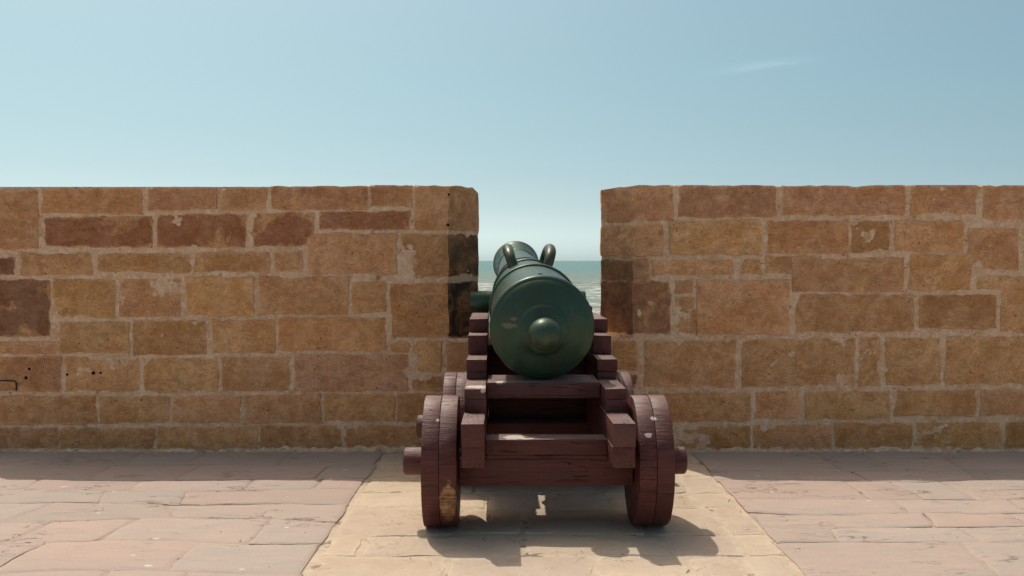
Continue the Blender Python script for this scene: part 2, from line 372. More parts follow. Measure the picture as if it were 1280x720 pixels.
def slab(name, quad, fmap, proud, sink, depth, cell, mat, parent, color=(1, 1, 1, 1), fold=None, stain=None, wob=0.004, edge_w=(0.012, 0.035), jit=0.006, crown=False):
    """One laid stone: quad = 4 (a,b) corners anticlockwise; fmap(a,b,off)->Vector; arrises drop below the mortar."""
    (ax, ay), (bx, by), (cx_, cy_), (dx, dy) = quad
    W = max(((bx - ax) + (cx_ - dx)) / 2, 0.02); H = max(((dy - ay) + (cy_ - by)) / 2, 0.02)
    def lines(L, n):
        e1 = min(edge_w[0], L * 0.15) / L; e2 = min(edge_w[1], L * 0.3) / L
        mid = [e2 + (1 - 2 * e2) * i / n for i in range(n + 1)]
        return [0, e1] + mid + [1 - e1, 1]
    S = lines(W, max(1, int(W / cell))); T = lines(H, max(1, int(H / cell)))
    if fold is not None:
        fs = (fold - (ax + dx) / 2) / W
        if 0.02 < fs < 0.98:
            k = min(range(1, len(S) - 1), key=lambda i: abs(S[i] - fs))
            if k in (1, len(S) - 2) or abs(S[k] - fs) > 0.03: S = sorted(S + [fs])
            else: S[k] = fs
    nS, nT = len(S), len(T)
    verts = []; edge = []; pos = []
    seed = Vector((random.random() * 50, random.random() * 50, random.random() * 50))
    for j, t in enumerate(T):
        for i, s in enumerate(S):
            a = (ax * (1 - s) + bx * s) * (1 - t) + (dx * (1 - s) + cx_ * s) * t
            b_ = (ay * (1 - s) + by * s) * (1 - t) + (dy * (1 - s) + cy_ * s) * t
            ring = min(i, j, nS - 1 - i, nT - 1 - j)
            p = Vector((a, b_, 0)) + seed
            if ring < 2 and not (fold is not None and abs(a - fold) < 1e-4):
                a += jit * fbm(p, 14); 
            if ring < 2: b_ += jit * fbm(p + Vector((9, 9, 9)), 14)
            w = wob * fbm(p, 6)
            off = sink if ring == 0 else (proud - 0.002 + w if ring == 1 else proud + w)
            if crown and j >= nT - 2 and 1 < i < nS - 2: off = proud + w * 0.5
            if crown and j >= nT - 2: b_ += 0.012 * min(0, fbm(p + Vector((3, 3, 3)), 9))
            # knocked-off corners
            if ring == 1: off -= 0.004 * max(0, fbm(p, 22))
            verts.append(fmap(a, b_, off)); edge.append(0.0 if ring == 0 else (0.35 if ring == 1 else 1.0)); pos.append((a, b_))
    faces = []; fst = []
    for j in range(nT - 1):
        for i in range(nS - 1):
            q = (j * nS + i, j * nS + i + 1, (j + 1) * nS + i + 1, (j + 1) * nS + i)
            faces.append(q)
            am = sum(pos[k][0] for k in q) / 4
            fst.append(stain(am) if stain else 0.0)
    per = [i for i in range(nS)] + [j * nS + nS - 1 for j in range(1, nT)] + [(nT - 1) * nS + i for i in range(nS - 2, -1, -1)] + [j * nS for j in range(nT - 2, 0, -1)]
    base = len(verts)
    for k in per:
        verts.append(fmap(pos[k][0], pos[k][1], -depth)); edge.append(0.0)
    n = len(per)
    for k in range(n):
        faces.append((per[(k + 1) % n], per[k], base + k, base + (k + 1) % n)); fst.append(0.0)
    me = bpy.data.meshes.new(name); me.from_pydata(verts, [], faces); me.update()
    at = me.attributes.new('edge', 'FLOAT', 'POINT'); at.data.foreach_set('value', edge)
    at = me.attributes.new('stain', 'FLOAT', 'FACE'); at.data.foreach_set('value', fst)
    me.polygons.foreach_set('use_smooth', [True] * len(me.polygons))
    me.set_sharp_from_angle(angle=R(32))
    o = link(name, me, mat, parent); o.color = color
    return o

def box_bm(bm, x0, x1, y0, y1, z0, z1, bevel=0.005, seg=2):
    r = bmesh.ops.create_cube(bm, size=1)
    vs = r['verts']
    for v in vs: v.co = Vector((x0 + (v.co.x + .5) * (x1 - x0), y0 + (v.co.y + .5) * (y1 - y0), z0 + (v.co.z + .5) * (z1 - z0)))
    if bevel:
        es = list({e for v in vs for e in v.link_edges})
        bmesh.ops.bevel(bm, geom=es, offset=bevel, segments=seg, affect='EDGES', profile=0.6)
def worn_box(name, x0, x1, y0, y1, z0, z1, mat, parent, bevel=0.006, wear_toplight=0.004):
    bm = bmesh.new(); box_bm(bm, x0, x1, y0, y1, z0, z1, bevel)
    bmesh.ops.subdivide_edges(bm, edges=[e for e in bm.edges if e.calc_length() > 0.12], cuts=3, use_grid_fill=True)
    sd = Vector((random.random() * 40, 3, 7))
    for v in bm.verts: v.co += Vector([noise.noise(v.co * 7 + sd + Vector((k * 9, 0, 0))) for k in range(3)]) * wear_toplight
    me = bpy.data.meshes.new(name); bm.to_mesh(me); bm.free()
    me.polygons.foreach_set('use_smooth', [True] * len(me.polygons)); me.set_sharp_from_angle(angle=R(40))
    return link(name, me, mat, parent)
def lathe(name, prof, mat, parent, seg=96, axis='Y', start=(0, 0, 0), sharp=32):
    verts = []; faces = []
    for (s, r) in prof:
        for k in range(seg):
            a = 2 * math.pi * k / seg
            if axis == 'Y': verts.append((start[0] + r * math.cos(a), start[1] + s, start[2] + r * math.sin(a)))
            else: verts.append((start[0] + s, start[1] + r * math.cos(a), start[2] + r * math.sin(a)))
    for i in range(len(prof) - 1):
        for k in range(seg):
            k2 = (k + 1) % seg
            q = (i * seg + k, i * seg + k2, (i + 1) * seg + k2, (i + 1) * seg + k)
            faces.append(q if axis == 'Y' else q[::-1])
    bm = bmesh.new(); me = bpy.data.meshes.new(name); me.from_pydata(verts, [], faces)
    bm.from_mesh(me); bmesh.ops.remove_doubles(bm, verts=bm.verts, dist=1e-6)
    bmesh.ops.recalc_face_normals(bm, faces=bm.faces); bm.to_mesh(me); bm.free()
    me.polygons.foreach_set('use_smooth', [True] * len(me.polygons)); me.set_sharp_from_angle(angle=R(sharp))
    return link(name, me, mat, parent)
def tube(name, pts, rad, mat, parent, seg=14):
    verts = []; faces = []; n = len(pts); P = [Vector(p) for p in pts]
    for i, p in enumerate(P):
        d = (P[min(i + 1, n - 1)] - P[max(i - 1, 0)]).normalized()
        side = d.cross(Vector((1, 0, 0)));
        if side.length < 1e-3: side = Vector((0, 0, 1))
        side.normalize(); up = side.cross(d)
        r = rad[i] if isinstance(rad, (list, tuple)) else rad
        for k in range(seg):
            a = 2 * math.pi * k / seg; verts.append(p + (side * math.cos(a) + up * math.sin(a)) * r)
    for i in range(n - 1):
        for k in range(seg):
            k2 = (k + 1) % seg; faces.append((i * seg + k, (i + 1) * seg + k, (i + 1) * seg + k2, i * seg + k2))
    faces.append(tuple(range(seg))[::-1]); faces.append(tuple((n - 1) * seg + k for k in range(seg)))
    me = bpy.data.meshes.new(name); me.from_pydata(verts, [], faces)
    me.polygons.foreach_set('use_smooth', [True] * len(me.polygons)); me.set_sharp_from_angle(angle=R(50))
    return link(name, me, mat, parent)

# ------------------------------------------------------------------ sea
SEA_Z = -10.0
def sheet(name, xs, ys, z, mat, kind='structure', parent=None):
    verts = [(x, y, z) for y in ys for x in xs]; n = len(xs)
    faces = [(j * n + i, j * n + i + 1, (j + 1) * n + i + 1, (j + 1) * n + i) for j in range(len(ys) - 1) for i in range(n - 1)]
    me = bpy.data.meshes.new(name); me.from_pydata(verts, [], faces)
    o = link(name, me, mat, parent)
    if kind: o['kind'] = kind
    return o
# near sea is a swelling, meshed surface; beyond it one flat sheet runs to the horizon
me = bpy.data.meshes.new('sea')
verts = []; faces = []
xs = [-160 + 2.0 * i for i in range(161)]; ys = [12 + 1.3 * (1.0102 ** i) * i for i in range(330)]
for y in ys:
    for x in xs:
        p = Vector((x * 0.03, y * 0.11, 0))
        h = 0.0 if (y > 1500) else (1.1 * noise.fractal(p, 1.0, 2.0, 4) + 0.35 * noise.fractal(p * 4, 1.0, 2, 2))
        verts.append((x * (1 + y * 0.004), y, SEA_Z + h))
n = len(xs)
for j in range(len(ys) - 1):
    for i in range(n - 1): faces.append((j * n + i, j * n + i + 1, (j + 1) * n + i + 1, (j + 1) * n + i))
b0 = len(verts)
yf = ys[-1]
verts += [(-90000, yf - 40, SEA_Z - 1.2), (90000, yf - 40, SEA_Z - 1.2), (90000, 150000, SEA_Z - 1.2), (-90000, 150000, SEA_Z - 1.2)]
faces.append((b0, b0 + 1, b0 + 2, b0 + 3))
verts += [(-90000, -300, SEA_Z - 1.3), (90000, -300, SEA_Z - 1.3), (90000, yf - 39.9, SEA_Z - 1.3), (-90000, yf - 39.9, SEA_Z - 1.3)]
faces.append((b0 + 4, b0 + 5, b0 + 6, b0 + 7))
me.from_pydata(verts, [], faces); me.polygons.foreach_set('use_smooth', [True] * len(me.polygons))
tag(link('sea', me, M_sea), kind='structure')

# ------------------------------------------------------------------ terrace ground, pavement and path
PATH_X0, PATH_X1 = -0.87, 1.215
bm = bmesh.new(); box_bm(bm, -60, 60, -60, WALL_Y + 1.6, SEA_Z - 3, -0.045, 0)
me = bpy.data.meshes.new('ground'); bm.to_mesh(me); bm.free()
tag(link('ground', me, M_fj), kind='structure')
def bed(name, x0, x1, y0, y1, z, cell, mat, amp=0.003):
    nx = max(2, int((x1 - x0) / cell)); ny = max(2, int((y1 - y0) / cell))
    verts = []; faces = []
    for j in range(ny + 1):
        for i in range(nx + 1):
            x = x0 + (x1 - x0) * i / nx; y = y0 + (y1 - y0) * j / ny; p = Vector((x, y, 0))
            verts.append((x, y, z + amp * (fbm(p, 3) + 0.7 * fbm(p, 17))))
    for j in range(ny):
        for i in range(nx):
            a = j * (nx + 1) + i; faces.append((a, a + 1, a + nx + 2, a + nx + 1))
    me = bpy.data.meshes.new(name); me.from_pydata(verts, [], faces); me.polygons.foreach_set('use_smooth', [True] * len(me.polygons))
    return tag(link(name, me, mat), kind='structure')
Y0 = 3.1; YW = WALL_Y + 0.02
pave_l = bed('pavement', -5.6, PATH_X0 - 0.012, Y0, YW, -0.0035, 0.035, M_fj)
pave_r = bed('pavement', PATH_X1 + 0.012, 5.6, Y0, YW, -0.0035, 0.035, M_fj)
path = bed('path', PATH_X0 - 0.02, PATH_X1 + 0.02, Y0, YW, -0.0085, 0.022, M_pj)
def gmap(x, y, off): return Vector((x, y, off))
def flag_tint():
    k = random.random(); v = random.uniform(0.97, 1.04)
    if k < 0.30: return (0.95 * v, 0.99 * v, 1.0 * v, 1)      # grey slate
    if k < 0.42: return (1.02 * v, 0.98 * v, 0.97 * v, 1)      # rose
    return (1.0 * v, v, v, 1)
def warp(x, y):
    k = min(1, max(0, min(abs(x - PATH_X0), abs(x - PATH_X1))) / 0.35) ; kw = min(1, max(0, YW - y) / 0.3) * min(1, max(0, y - Y0) / 0.3)
    p = Vector((x * 0.9, y * 1.3, 0))
    return x + 0.09 * k * noise.noise(p + Vector((7, 0, 0))), y + 0.16 * kw * k * noise.noise(p)
def lay_flags(parent, x0, x1, skew):
    y = Y0; row = 0
    brk_prev = None
    while y < YW - 0.02:
        h = random.choice((0.28, 0.36, 0.44, 0.52)); y1 = y + h
        if YW - y1 < 0.2: y1 = YW
        x = x0 - (0 if row % 2 else 0.0)
        while x < x1 - 0.01:
            w = random.uniform(0.30, 0.85); xe = x + w
            if x1 - xe < 0.22: xe = x1
            g_ = 0.004
            sl = 0 if x <= x0 + 1e-6 else random.uniform(-0.02, 0.05) * skew; 
            sr = 0 if xe >= x1 - 1e-6 else lay_flags.s
            ex0 = random.uniform(-.008, .012) if x <= x0 + 1e-6 else 0; ex1 = random.uniform(-.012, .008) if xe >= x1 - 1e-6 else 0
            q = [(x + g_ + ex0, y + g_ + lay_flags.t), (xe - g_ + ex1, y + g_), (xe - g_ + sr + ex1 * 1.5, y1 - g_), (x + g_ + (lay_flags.p if x > x0 else 0), y1 - g_)]
            off = random.uniform(0.0005, 0.003); tx, ty = random.uniform(-.008, .008), random.uniform(-.008, .008)
            mx, my = (x + xe) / 2, (y + y1) / 2
            fm = lambda a, b_, o_, off=off, tx=tx, ty=ty, mx=mx, my=my: Vector((*warp(a, b_), o_ + (off + (a - mx) * tx + (b_ - my) * ty if o_ > -0.02 else 0)))
            slab('flagstone', q, fm, 0.0016, -0.0045, 0.04, 0.10, M_flag, parent, flag_tint(), wob=0.003, edge_w=(0.010, 0.03), jit=0.016)
            lay_flags.p = sr; lay_flags.s = random.uniform(-0.03, 0.07) * skew
            x = xe
        y = y1; row += 1
lay_flags.s = 0.02; lay_flags.p = 0.0; lay_flags.t = 0.0
lay_flags(pave_l, -4.6, PATH_X0, -1)
lay_flags(pave_r, PATH_X1, 4.6, 1)
rows = [(3.1, 3.42), (3.42, 3.88), (3.88, 4.31), (4.31, 4.64), (4.64, 5.16), (5.16, 5.50), (5.50, 5.92), (5.92, 6.3), (6.3, YW)]
for (y0, y1) in rows:
    x = PATH_X0 + 0.008; cuts = [x]
    if random.random() < 0.6: cuts.append(-0.70 + random.uniform(-.02, .02))
    while cuts[-1] < 0.95:
        cuts.append(cuts[-1] + random.uniform(0.30, 0.78))
    cuts = [c for c in cuts if c < 0.92] + [random.choice((1.0, 1.04)), PATH_X1 - 0.006]
    for a, b_ in zip(cuts[:-1], cuts[1:]):
        ga = random.uniform(0.005, 0.015)
        q = [(a + ga, y0 + ga), (b_ - ga, y0 + ga + random.uniform(-.004, .006)), (b_ - ga + random.uniform(-.01, .01), y1 - ga), (a + ga + random.uniform(-.01, .01), y1 - ga)]
        v = random.uniform(0.93, 1.06)
        slab('paving_stone', q, lambda a, b_, o_: Vector((a + 0.02 * noise.noise(Vector((a * 2, b_ * 2, 5))), b_ + 0.05 * noise.noise(Vector((a * 1.6, b_ * 1.2, 0))) * min(1, (YW - b_) * 4), o_ - 0.006)), 0.003, -0.008, 0.03, 0.08, M_path, path, (v, v * random.uniform(.96, 1.0), v * random.uniform(.95, 1.06), 1), wob=0.005, edge_w=(0.01, 0.045), jit=0.025)

# ------------------------------------------------------------------ parapet wall
wall = empty('parapet_wall', (0, WALL_Y, 0))
tag(wall, 'brown sandstone block parapet with a deep gun embrasure on the sea side of the terrace', 'wall')
SILL = on_wall(640, 423)[1]
TH_Y = WALL_Y + 0.215; BACK_Y = WALL_Y + 1.45
FL, FRt = on_wall(560, 300)[0], on_wall(791, 300)[0]
TL = on_wall(598, 300, TH_Y)[0]; TR = on_wall(751, 300, TH_Y)[0]
CH = math.hypot(TL - FL, TH_Y - WALL_Y)
class Face:
    """inner surface of a merlon: flat front between two folds, a splay on each side, then the throat running to sea"""
    def __init__(s, x0, x1, dx=0.20):
        s.x0, s.x1, s.dx = x0, x1, dx; s.cl = math.hypot(dx, TH_Y - WALL_Y)
        s.a = ((TH_Y - WALL_Y) / s.cl, dx / s.cl)
    def __call__(s, u, z, off):
        c, k = (TH_Y - WALL_Y) / s.cl, s.dx / s.cl
        if u > s.x1:
            t = u - s.x1
            if t <= s.cl: p = Vector((s.x1 + k * t, WALL_Y + c * t, z)); n = Vector((c, -k, 0))
            else: t -= s.cl; p = Vector((s.x1 + s.dx - 0.20 * t, TH_Y + t * 0.98, z)); n = Vector((0.98, 0.20, 0))
            if u < s.x1 + 1e-4: n = Vector((0, -1, 0))
        elif u < s.x0:
            t = s.x0 - u
            if t <= s.cl: p = Vector((s.x0 - k * t, WALL_Y + c * t, z)); n = Vector((-c, -k, 0))
            else: t -= s.cl; p = Vector((s.x0 - s.dx + 0.20 * t, TH_Y + t * 0.98, z)); n = Vector((-0.98, 0.20, 0))
        else: p = Vector((u, WALL_Y, z)); n = Vector((0, -1, 0))
        q = p + n * off; q.y -= WALL_Y          # local to the wall's root
        return q
def px_u(face, px, side):
    """photo column -> distance along the unrolled face"""
    X = on_wall(px, 300)[0]
    if side > 0 and X > face.x1:
        d = ray(px, 300); k = d.x / d.y
        c, kk = (TH_Y - WALL_Y) / face.cl, face.dx / face.cl
        t = (k * WALL_Y - face.x1) / (kk - k * c); return face.x1 + t
    if side < 0 and X < face.x0:
        d = ray(px, 300); k = d.x / d.y
        c, kk = (TH_Y - WALL_Y) / face.cl, face.dx / face.cl
        t = (face.x0 - k * WALL_Y) / (kk + k * c); return face.x0 - t
    return X
face_L = Face(-3.52, FL, TL - FL); face_R = Face(FRt, FRt + 3.09, FRt - TR)
TOP = 1.80
def top_profile(face, u, ztop):
    z = ztop
    for e in (face.x1 + face.cl, face.x0 - face.cl):
        d = abs(u - e) if ((e > face.x1 and u < e) or (e < face.x0 and u > e)) else 0.0
        if face is face_L or e > 2:
            r = 0.095
            if d < r: z -= (r - math.sqrt(max(0, r * r - (r - d) ** 2))) * 0.8
        elif d < 0.28: z -= 0.02 * (1 - d / 0.28)
    return z
def grid_surface(name, face, u0, u1, z0, z1, cell, parent, base, toprow=True):
    us = [u0 + (u1 - u0) * i / int((u1 - u0) / cell) for i in range(int((u1 - u0) / cell) + 1)]
    for f in (face.x0, face.x1):
        if u0 < f < u1:
            k = min(range(len(us)), key=lambda i: abs(us[i] - f)); us[k] = f
    nz = int((z1 - z0) / cell); verts = []; faces = []
    for j in range(nz + 1):
        for u in us:
            z = z0 + (z1 - z0) * j / nz
            if toprow: z = min(z, top_profile(face, u, z1 + 0.0))
            p = Vector((u, z, 0)); off = base - 0.0002 + 0.006 * fbm(p, 5, 2) + 0.0045 * fbm(p, 26, 3)
            verts.append(face(u, z, off))
    n = len(us)
    for j in range(nz):
        for i in range(n - 1): faces.append((j * n + i, j * n + i + 1, (j + 1) * n + i + 1, (j + 1) * n + i))
    if toprow:      # roof of the merlon, carried back to the sea face
        b0 = len(verts)
        for i, u in enumerate(us):
            v = verts[nz * n + i]; lo_, hi_ = face.x0 - face.dx + 0.30, face.x1 + face.dx - 0.30
            verts.append(Vector((min(max(v.x, lo_), hi_), max(v.y, BACK_Y - WALL_Y), v.z - 0.01)))
        for i in range(n - 1): faces.append((nz * n + i, nz * n + i + 1, b0 + i + 1, b0 + i))
        # sea face
        b1 = len(verts); 
        for i, u in enumerate(us): v = verts[b0 + i]; verts.append(Vector((v.x, v.y, z0)))
        for i in range(n - 1): faces.append((b0 + i, b0 + i + 1, b1 + i + 1, b1 + i))
    me = bpy.data.meshes.new(name); me.from_pydata(verts, [], faces); me.polygons.foreach_set('use_smooth', [True] * len(me.polygons))
    me.set_sharp_from_angle(angle=R(40))
    return link(name, me, M_mortar, parent)
THR = 1.23
def merlon(face, label=None):
    o = grid_surface('merlon', face, face.x0 - face.cl - THR, face.x1 + face.cl + THR, SILL - 0.02, TOP, 0.014 if -4 < face.x0 < 3 else 0.03, wall, -0.001)
    if label: o['label'] = label
    return o
mer_L = merlon(face_L, 'merlon left of the cannon, its sea end rounded at the top corner')
mer_R = merlon(face_R, 'merlon right of the cannon')
face_LL = Face(face_L.x0 - 1.25 - 3.09, face_L.x0 - 1.25); face_RR = Face(face_R.x1 + 1.25, face_R.x1 + 1.25 + 3.09)
mer_LL = merlon(face_LL, 'merlon beyond the next embrasure to the left'); mer_RR = merlon(face_RR, 'merlon beyond the next embrasure to the right')
# continuous base under the embrasures, with sills
class Flat:
    x0, x1, cl = -99, 99, 0
    def __call__(s, u, z, off): return Vector((u, -off, z))
flat = Flat()
b_ = grid_surface('wall_base', flat, -8, 8, -0.02, SILL + 0.001, 0.016, wall, -0.001, toprow=False)
bm = bmesh.new(); box_bm(bm, -60, 60, 0.03, BACK_Y - WALL_Y + 0.1, SEA_Z - 2, SILL - 0.006, 0)
me = bpy.data.meshes.new('rampart'); bm.to_mesh(me); bm.free(); link('rampart', me, M_mortar, wall)

# stones read off the photograph: (x0, x1, ytop, ybottom, tint, darkness) on each merlon
O = 'o'; D = 'd'; T_ = 't'; Rr = 'r'; Gy = 'g'
LEFT = [
 (-60,48,238,311,T_),(53,179,236,267,T_),(185,272,235,263,T_),(277,333,235,263,T_),(339,460,234,262,T_),(464,514,233,258,T_),(519,598,231,287,'a7'),
 (57,191,271,309,Rr),(197,307,268,309,Rr),(316,393,267,308,Rr),(399,513,264,287,'m'),
 (-60,20,322,345,D),(26,116,317,345,O),(121,237,317,341,Gy),(243,338,315,340,O),(343,377,314,339,O),(385,496,292,343,O),(502,598,292,347,'c6'),
 (-60,61,349,421,D),(66,143,348,398,O),(150,226,348,396,O),(233,318,347,394,O),(323,435,346,393,O),(441,483,351,391,O),(488,598,353,421,'d6'),
 (-60,70,427,443,Gy),(73,160,402,441,O),(165,257,400,443,Gy),(264,343,400,441,O),(347,482,397,438,O),(487,511,429,440,O),(515,551,427,466,O),(557,612,427,464,Gy),
 (-60,74,447,489,'h'),(80,173,446,490,O),(178,271,447,490,O),(276,362,446,489,O),(367,509,443,489,'w'),(513,600,470,488,Gy),
 (-60,119,494,530,Gy),(122,211,494,529,O),(214,299,494,528,O),(303,400,493,528,O),(404,492,493,527,O),(496,600,492,527,Gy),
 (-60,70,535,561,'b'),(73,192,534,561,'b'),(195,321,533,561,'b'),(323,425,532,560,'b'),(429,531,532,560,'b'),(535,640,531,560,'b'),
 (604,700,430,480,O),(604,690,486,527,O),(694,762,486,527,O),(645,760,532,560,'b'),(704,758,428,480,O)]
RIGHT = [
 (751,842,231,277,'ra'),(848,969,230,271,T_),(977,1131,231,269,T_),(1138,1221,232,268,T_),(1228,1340,233,274,T_),
 (751,829,281,320,'ra'),(838,952,276,319,O),(960,1060,276,316,'p'),(1064,1111,276,315,Gy),(1117,1205,276,315,O),(1211,1274,286,337,'p'),(1281,1345,282,337,T_),
 (751,811,325,352,'rc'),(751,838,352,417,'rc'),(816,918,325,344,O),(926,951,324,343,O),(958,990,321,340,O),(991,1131,321,365,O),(1137,1215,319,363,O),(1222,1256,345,361,O),
 (845,867,350,367,O),(871,987,349,417,O),(845,871,371,417,O),(995,1143,368,415,O),(1150,1246,369,411,Gy),(1252,1345,345,415,O),
 (764,797,424,463,'l'),(806,920,425,484,O),(928,1069,423,483,O),(1075,1101,421,482,O),(1107,1177,421,482,O),(1183,1345,420,480,O),
 (764,797,469,486,D),(764,798,491,527,Gy),(802,940,490,527,O),(946,1001,489,524,O),(1008,1115,488,524,O),(1122,1222,488,520,Gy),(1228,1345,486,520,O),
 (764,838,533,562,'b'),(842,940,532,562,'b'),(944,1041,530,562,'b'),(1045,1143,529,561,'b'),(1148,1255,527,560,'b'),(1260,1345,526,560,'b')]
def tint(code):
    v = random.uniform(0.84, 1.07)
    base = {O: (1.0, 1.0, 1.0), T_: (0.88, 0.85, 0.92), Rr: (0.58, 0.49, 0.50), D: (0.45, 0.43, 0.48), Gy: (0.86, 0.84, 0.82), 'm': (0.76, 0.70, 0.78), 'h': (0.80, 0.74, 0.74),
            'w': (0.92, 0.93, 1.02), 'b': (0.92, 0.88, 0.84), 'a7': (0.92, 0.90, 0.92), 'c6': (0.86, 0.82, 0.8), 'd6': (0.84, 0.78, 0.74), 'ra': (0.90, 0.88, 0.92), 'rc': (0.72, 0.68, 0.70),
            'p': (0.86, 0.80, 0.80), 'l': (0.95, 0.92, 0.86)}[code]
    return (base[0] * v, base[1] * v * random.uniform(.93, 1.0), base[2] * v * random.uniform(.93, 1.05), 1)
def place(face, side, spec, parent_m):
    x0, x1, yt, yb, code = spec
    u0, u1 = px_u(face, x0 - 1.8, side), px_u(face, x1 + (0 if x1 == 598 else 1.8), side)
    if x0 <= -60: u0 = face.x0 - face.cl * 0.98
    if side < 0 and x1 <= 842 and x0 == 751: u0 = face.x0 - face.cl - 0.18
    if x1 == 598: u1 = face.x1 + face.cl + 0.18
    zb = on_wall(640, yb + 1.6)[1]; zt = on_wall(640, yt - 1.6)[1]
    low = yt > 422
    f = flat if low else face
    if low:
        u0, u1 = on_wall(x0 - 1.8, 300)[0], on_wall(x1 + 1.8, 300)[0]
        if x0 <= -60: u0 = on_wall(x0, 300)[0]
    top = yt < 240
    if top: zt = min(zt, TOP + 0.012)
    j = lambda: random.uniform(-0.006, 0.006)
    q = [(u0 + j(), zb + j()), (u1 + j(), zb + j()), (u1 + j(), zt + (0 if top else j())), (u0 + j(), zt + (0 if top else j()))]
    fold = None; st = None
    if not low:
        if side > 0 and u1 > face.x1: fold = face.x1
        if side < 0 and u0 < face.x0: fold = face.x0
        if u0 < face.x0 - 0.01 and side > 0: fold = face.x0
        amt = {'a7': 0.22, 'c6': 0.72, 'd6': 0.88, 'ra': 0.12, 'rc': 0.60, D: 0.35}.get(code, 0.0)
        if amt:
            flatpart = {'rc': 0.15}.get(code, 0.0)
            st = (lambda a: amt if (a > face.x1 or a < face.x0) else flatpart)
        fm = (lambda a, b2, o_: face(a, min(b2, top_profile(face, a, zt)) if top else b2, o_))
    else: fm = flat
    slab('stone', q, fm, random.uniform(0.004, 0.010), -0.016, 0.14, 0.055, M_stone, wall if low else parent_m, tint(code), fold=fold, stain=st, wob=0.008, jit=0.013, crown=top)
random.seed(21)
for s in LEFT: place(face_L, 1, s, mer_L)
for s in RIGHT: place(face_R, -1, s, mer_R)
# courses outside the frame, so the wall goes on to both sides
def courses(face, u0, u1, parent, rows_):
    for (z0, z1) in rows_:
        x = u0
        while x < u1 - 0.02:
            w = random.uniform(0.38, 0.72); xe = x + w
            if u1 - xe < 0.25: xe = u1
            fold = None
            for f in (face.x0, face.x1):
                if x < f < xe: fold = f
            slab('stone', [(x + .014, z0 + .014), (xe - .014, z0 + .014), (xe - .014, z1 - .014), (x + .014, z1 - .014)],
                 lambda a, b2, o_: face(a, min(b2, top_profile(face, a, TOP + .01)), o_), random.uniform(0.004, 0.010), -0.016, 0.14, 0.12, M_stone, parent, tint(random.choice((O, O, T_, Gy))), fold=fold, wob=0.006)
            x = xe
LOW = [(0.0, 0.2), (0.2, 0.42), (0.42, 0.76)]; HI = [(0.78, 1.14), (1.14, 1.40), (1.40, 1.62), (1.62, TOP + .02)]
e = on_wall(1347, 300)[0]
courses(face_R, e, face_R.x1 + face_R.cl + 0.15, mer_R, HI)
courses(flat, e, 6.2, wall, LOW); courses(flat, -6.2, on_wall(-62, 300)[0], wall, LOW)
courses(face_LL, face_LL.x1 - 1.2, face_LL.x1 + face_LL.cl + .15, mer_LL, HI)
courses(face_RR, face_RR.x0 - face_RR.cl - .15, face_RR.x0 + 1.2, mer_RR, HI)
# crumbling mortar fillet along the foot of the wall
verts = []; faces = []; N = 900
for i in range(N + 1):
    x = -6.5 + 13.0 * i / N; p = Vector((x, 0, 0))
    w = 0.018 + 0.024 * fbm(p, 3) + 0.022 * fbm(p, 14); h = 0.018 + 0.022 * fbm(p + Vector((0, 5, 0)), 2.5) + 0.026 * fbm(p + Vector((0, 5, 0)), 14)
    w = max(w, -0.01); h = max(h, -0.004)
    verts += [(x, -w - 0.008, -0.006), (x, -w * 0.6 - 0.008, h * 0.55), (x, -0.012, h), (x, 0.03, h)]
for i in range(N):
    for k in range(3): a = i * 4 + k; faces.append((a, a + 4, a + 5, a + 1))
me = bpy.data.meshes.new('mortar_fillet'); me.from_pydata(verts, [], faces); me.polygons.foreach_set('use_smooth', [True] * len(me.polygons))
link('mortar_fillet', me, M_mortar, wall)
# broken mortar, sand and grit lying along the foot of the wall and scattered over the terrace
random.seed(99)
verts = []; faces = []
for i in range(1500):
    if i < 1100: x = random.uniform(-5, 5); y = WALL_Y - 0.012 - abs(random.gauss(0, 0.022)); r = random.uniform(0.002, 0.009)
    else: x = random.uniform(-4.4, 4.4); y = random.uniform(3.5, WALL_Y - 0.05); r = random.uniform(0.0012, 0.004)
    b0 = len(verts); z = 0.004
    k = random.randint(4, 6); an = random.uniform(0, 6)
    for q in range(k):
        a = an + 2 * math.pi * q / k; rr = r * random.uniform(.7, 1.2); verts.append((x + rr * math.cos(a), y + rr * math.sin(a), z - 0.002))
    for q in range(k):
        a = an + 2 * math.pi * q / k; rr = r * random.uniform(.35, .7); verts.append((x + rr * math.cos(a), y + rr * math.sin(a), z + r * random.uniform(.5, .9)))
    for q in range(k): q2 = (q + 1) % k; faces.append((b0 + q, b0 + q2, b0 + k + q2, b0 + k + q))
    faces.append(tuple(b0 + k + q for q in range(k)))
me = bpy.data.meshes.new('mortar_grit'); me.from_pydata(verts, [], faces)
tag(link('mortar_grit', me, M_mortar), 'crumbs of pale mortar and grit along the foot of the parapet', 'grit', kind='stuff')
# thin iron cramp let into the left stones
def wl(px, py, dy=0.012):
    X, Z = on_wall(px, py); return (X, -dy, Z)
tube('iron_cramp', [wl(-14, 475.5), wl(8, 475.5), wl(20, 476), wl(21.5, 479), wl(21.5, 488)], 0.0045, M_iron, wall, 6)

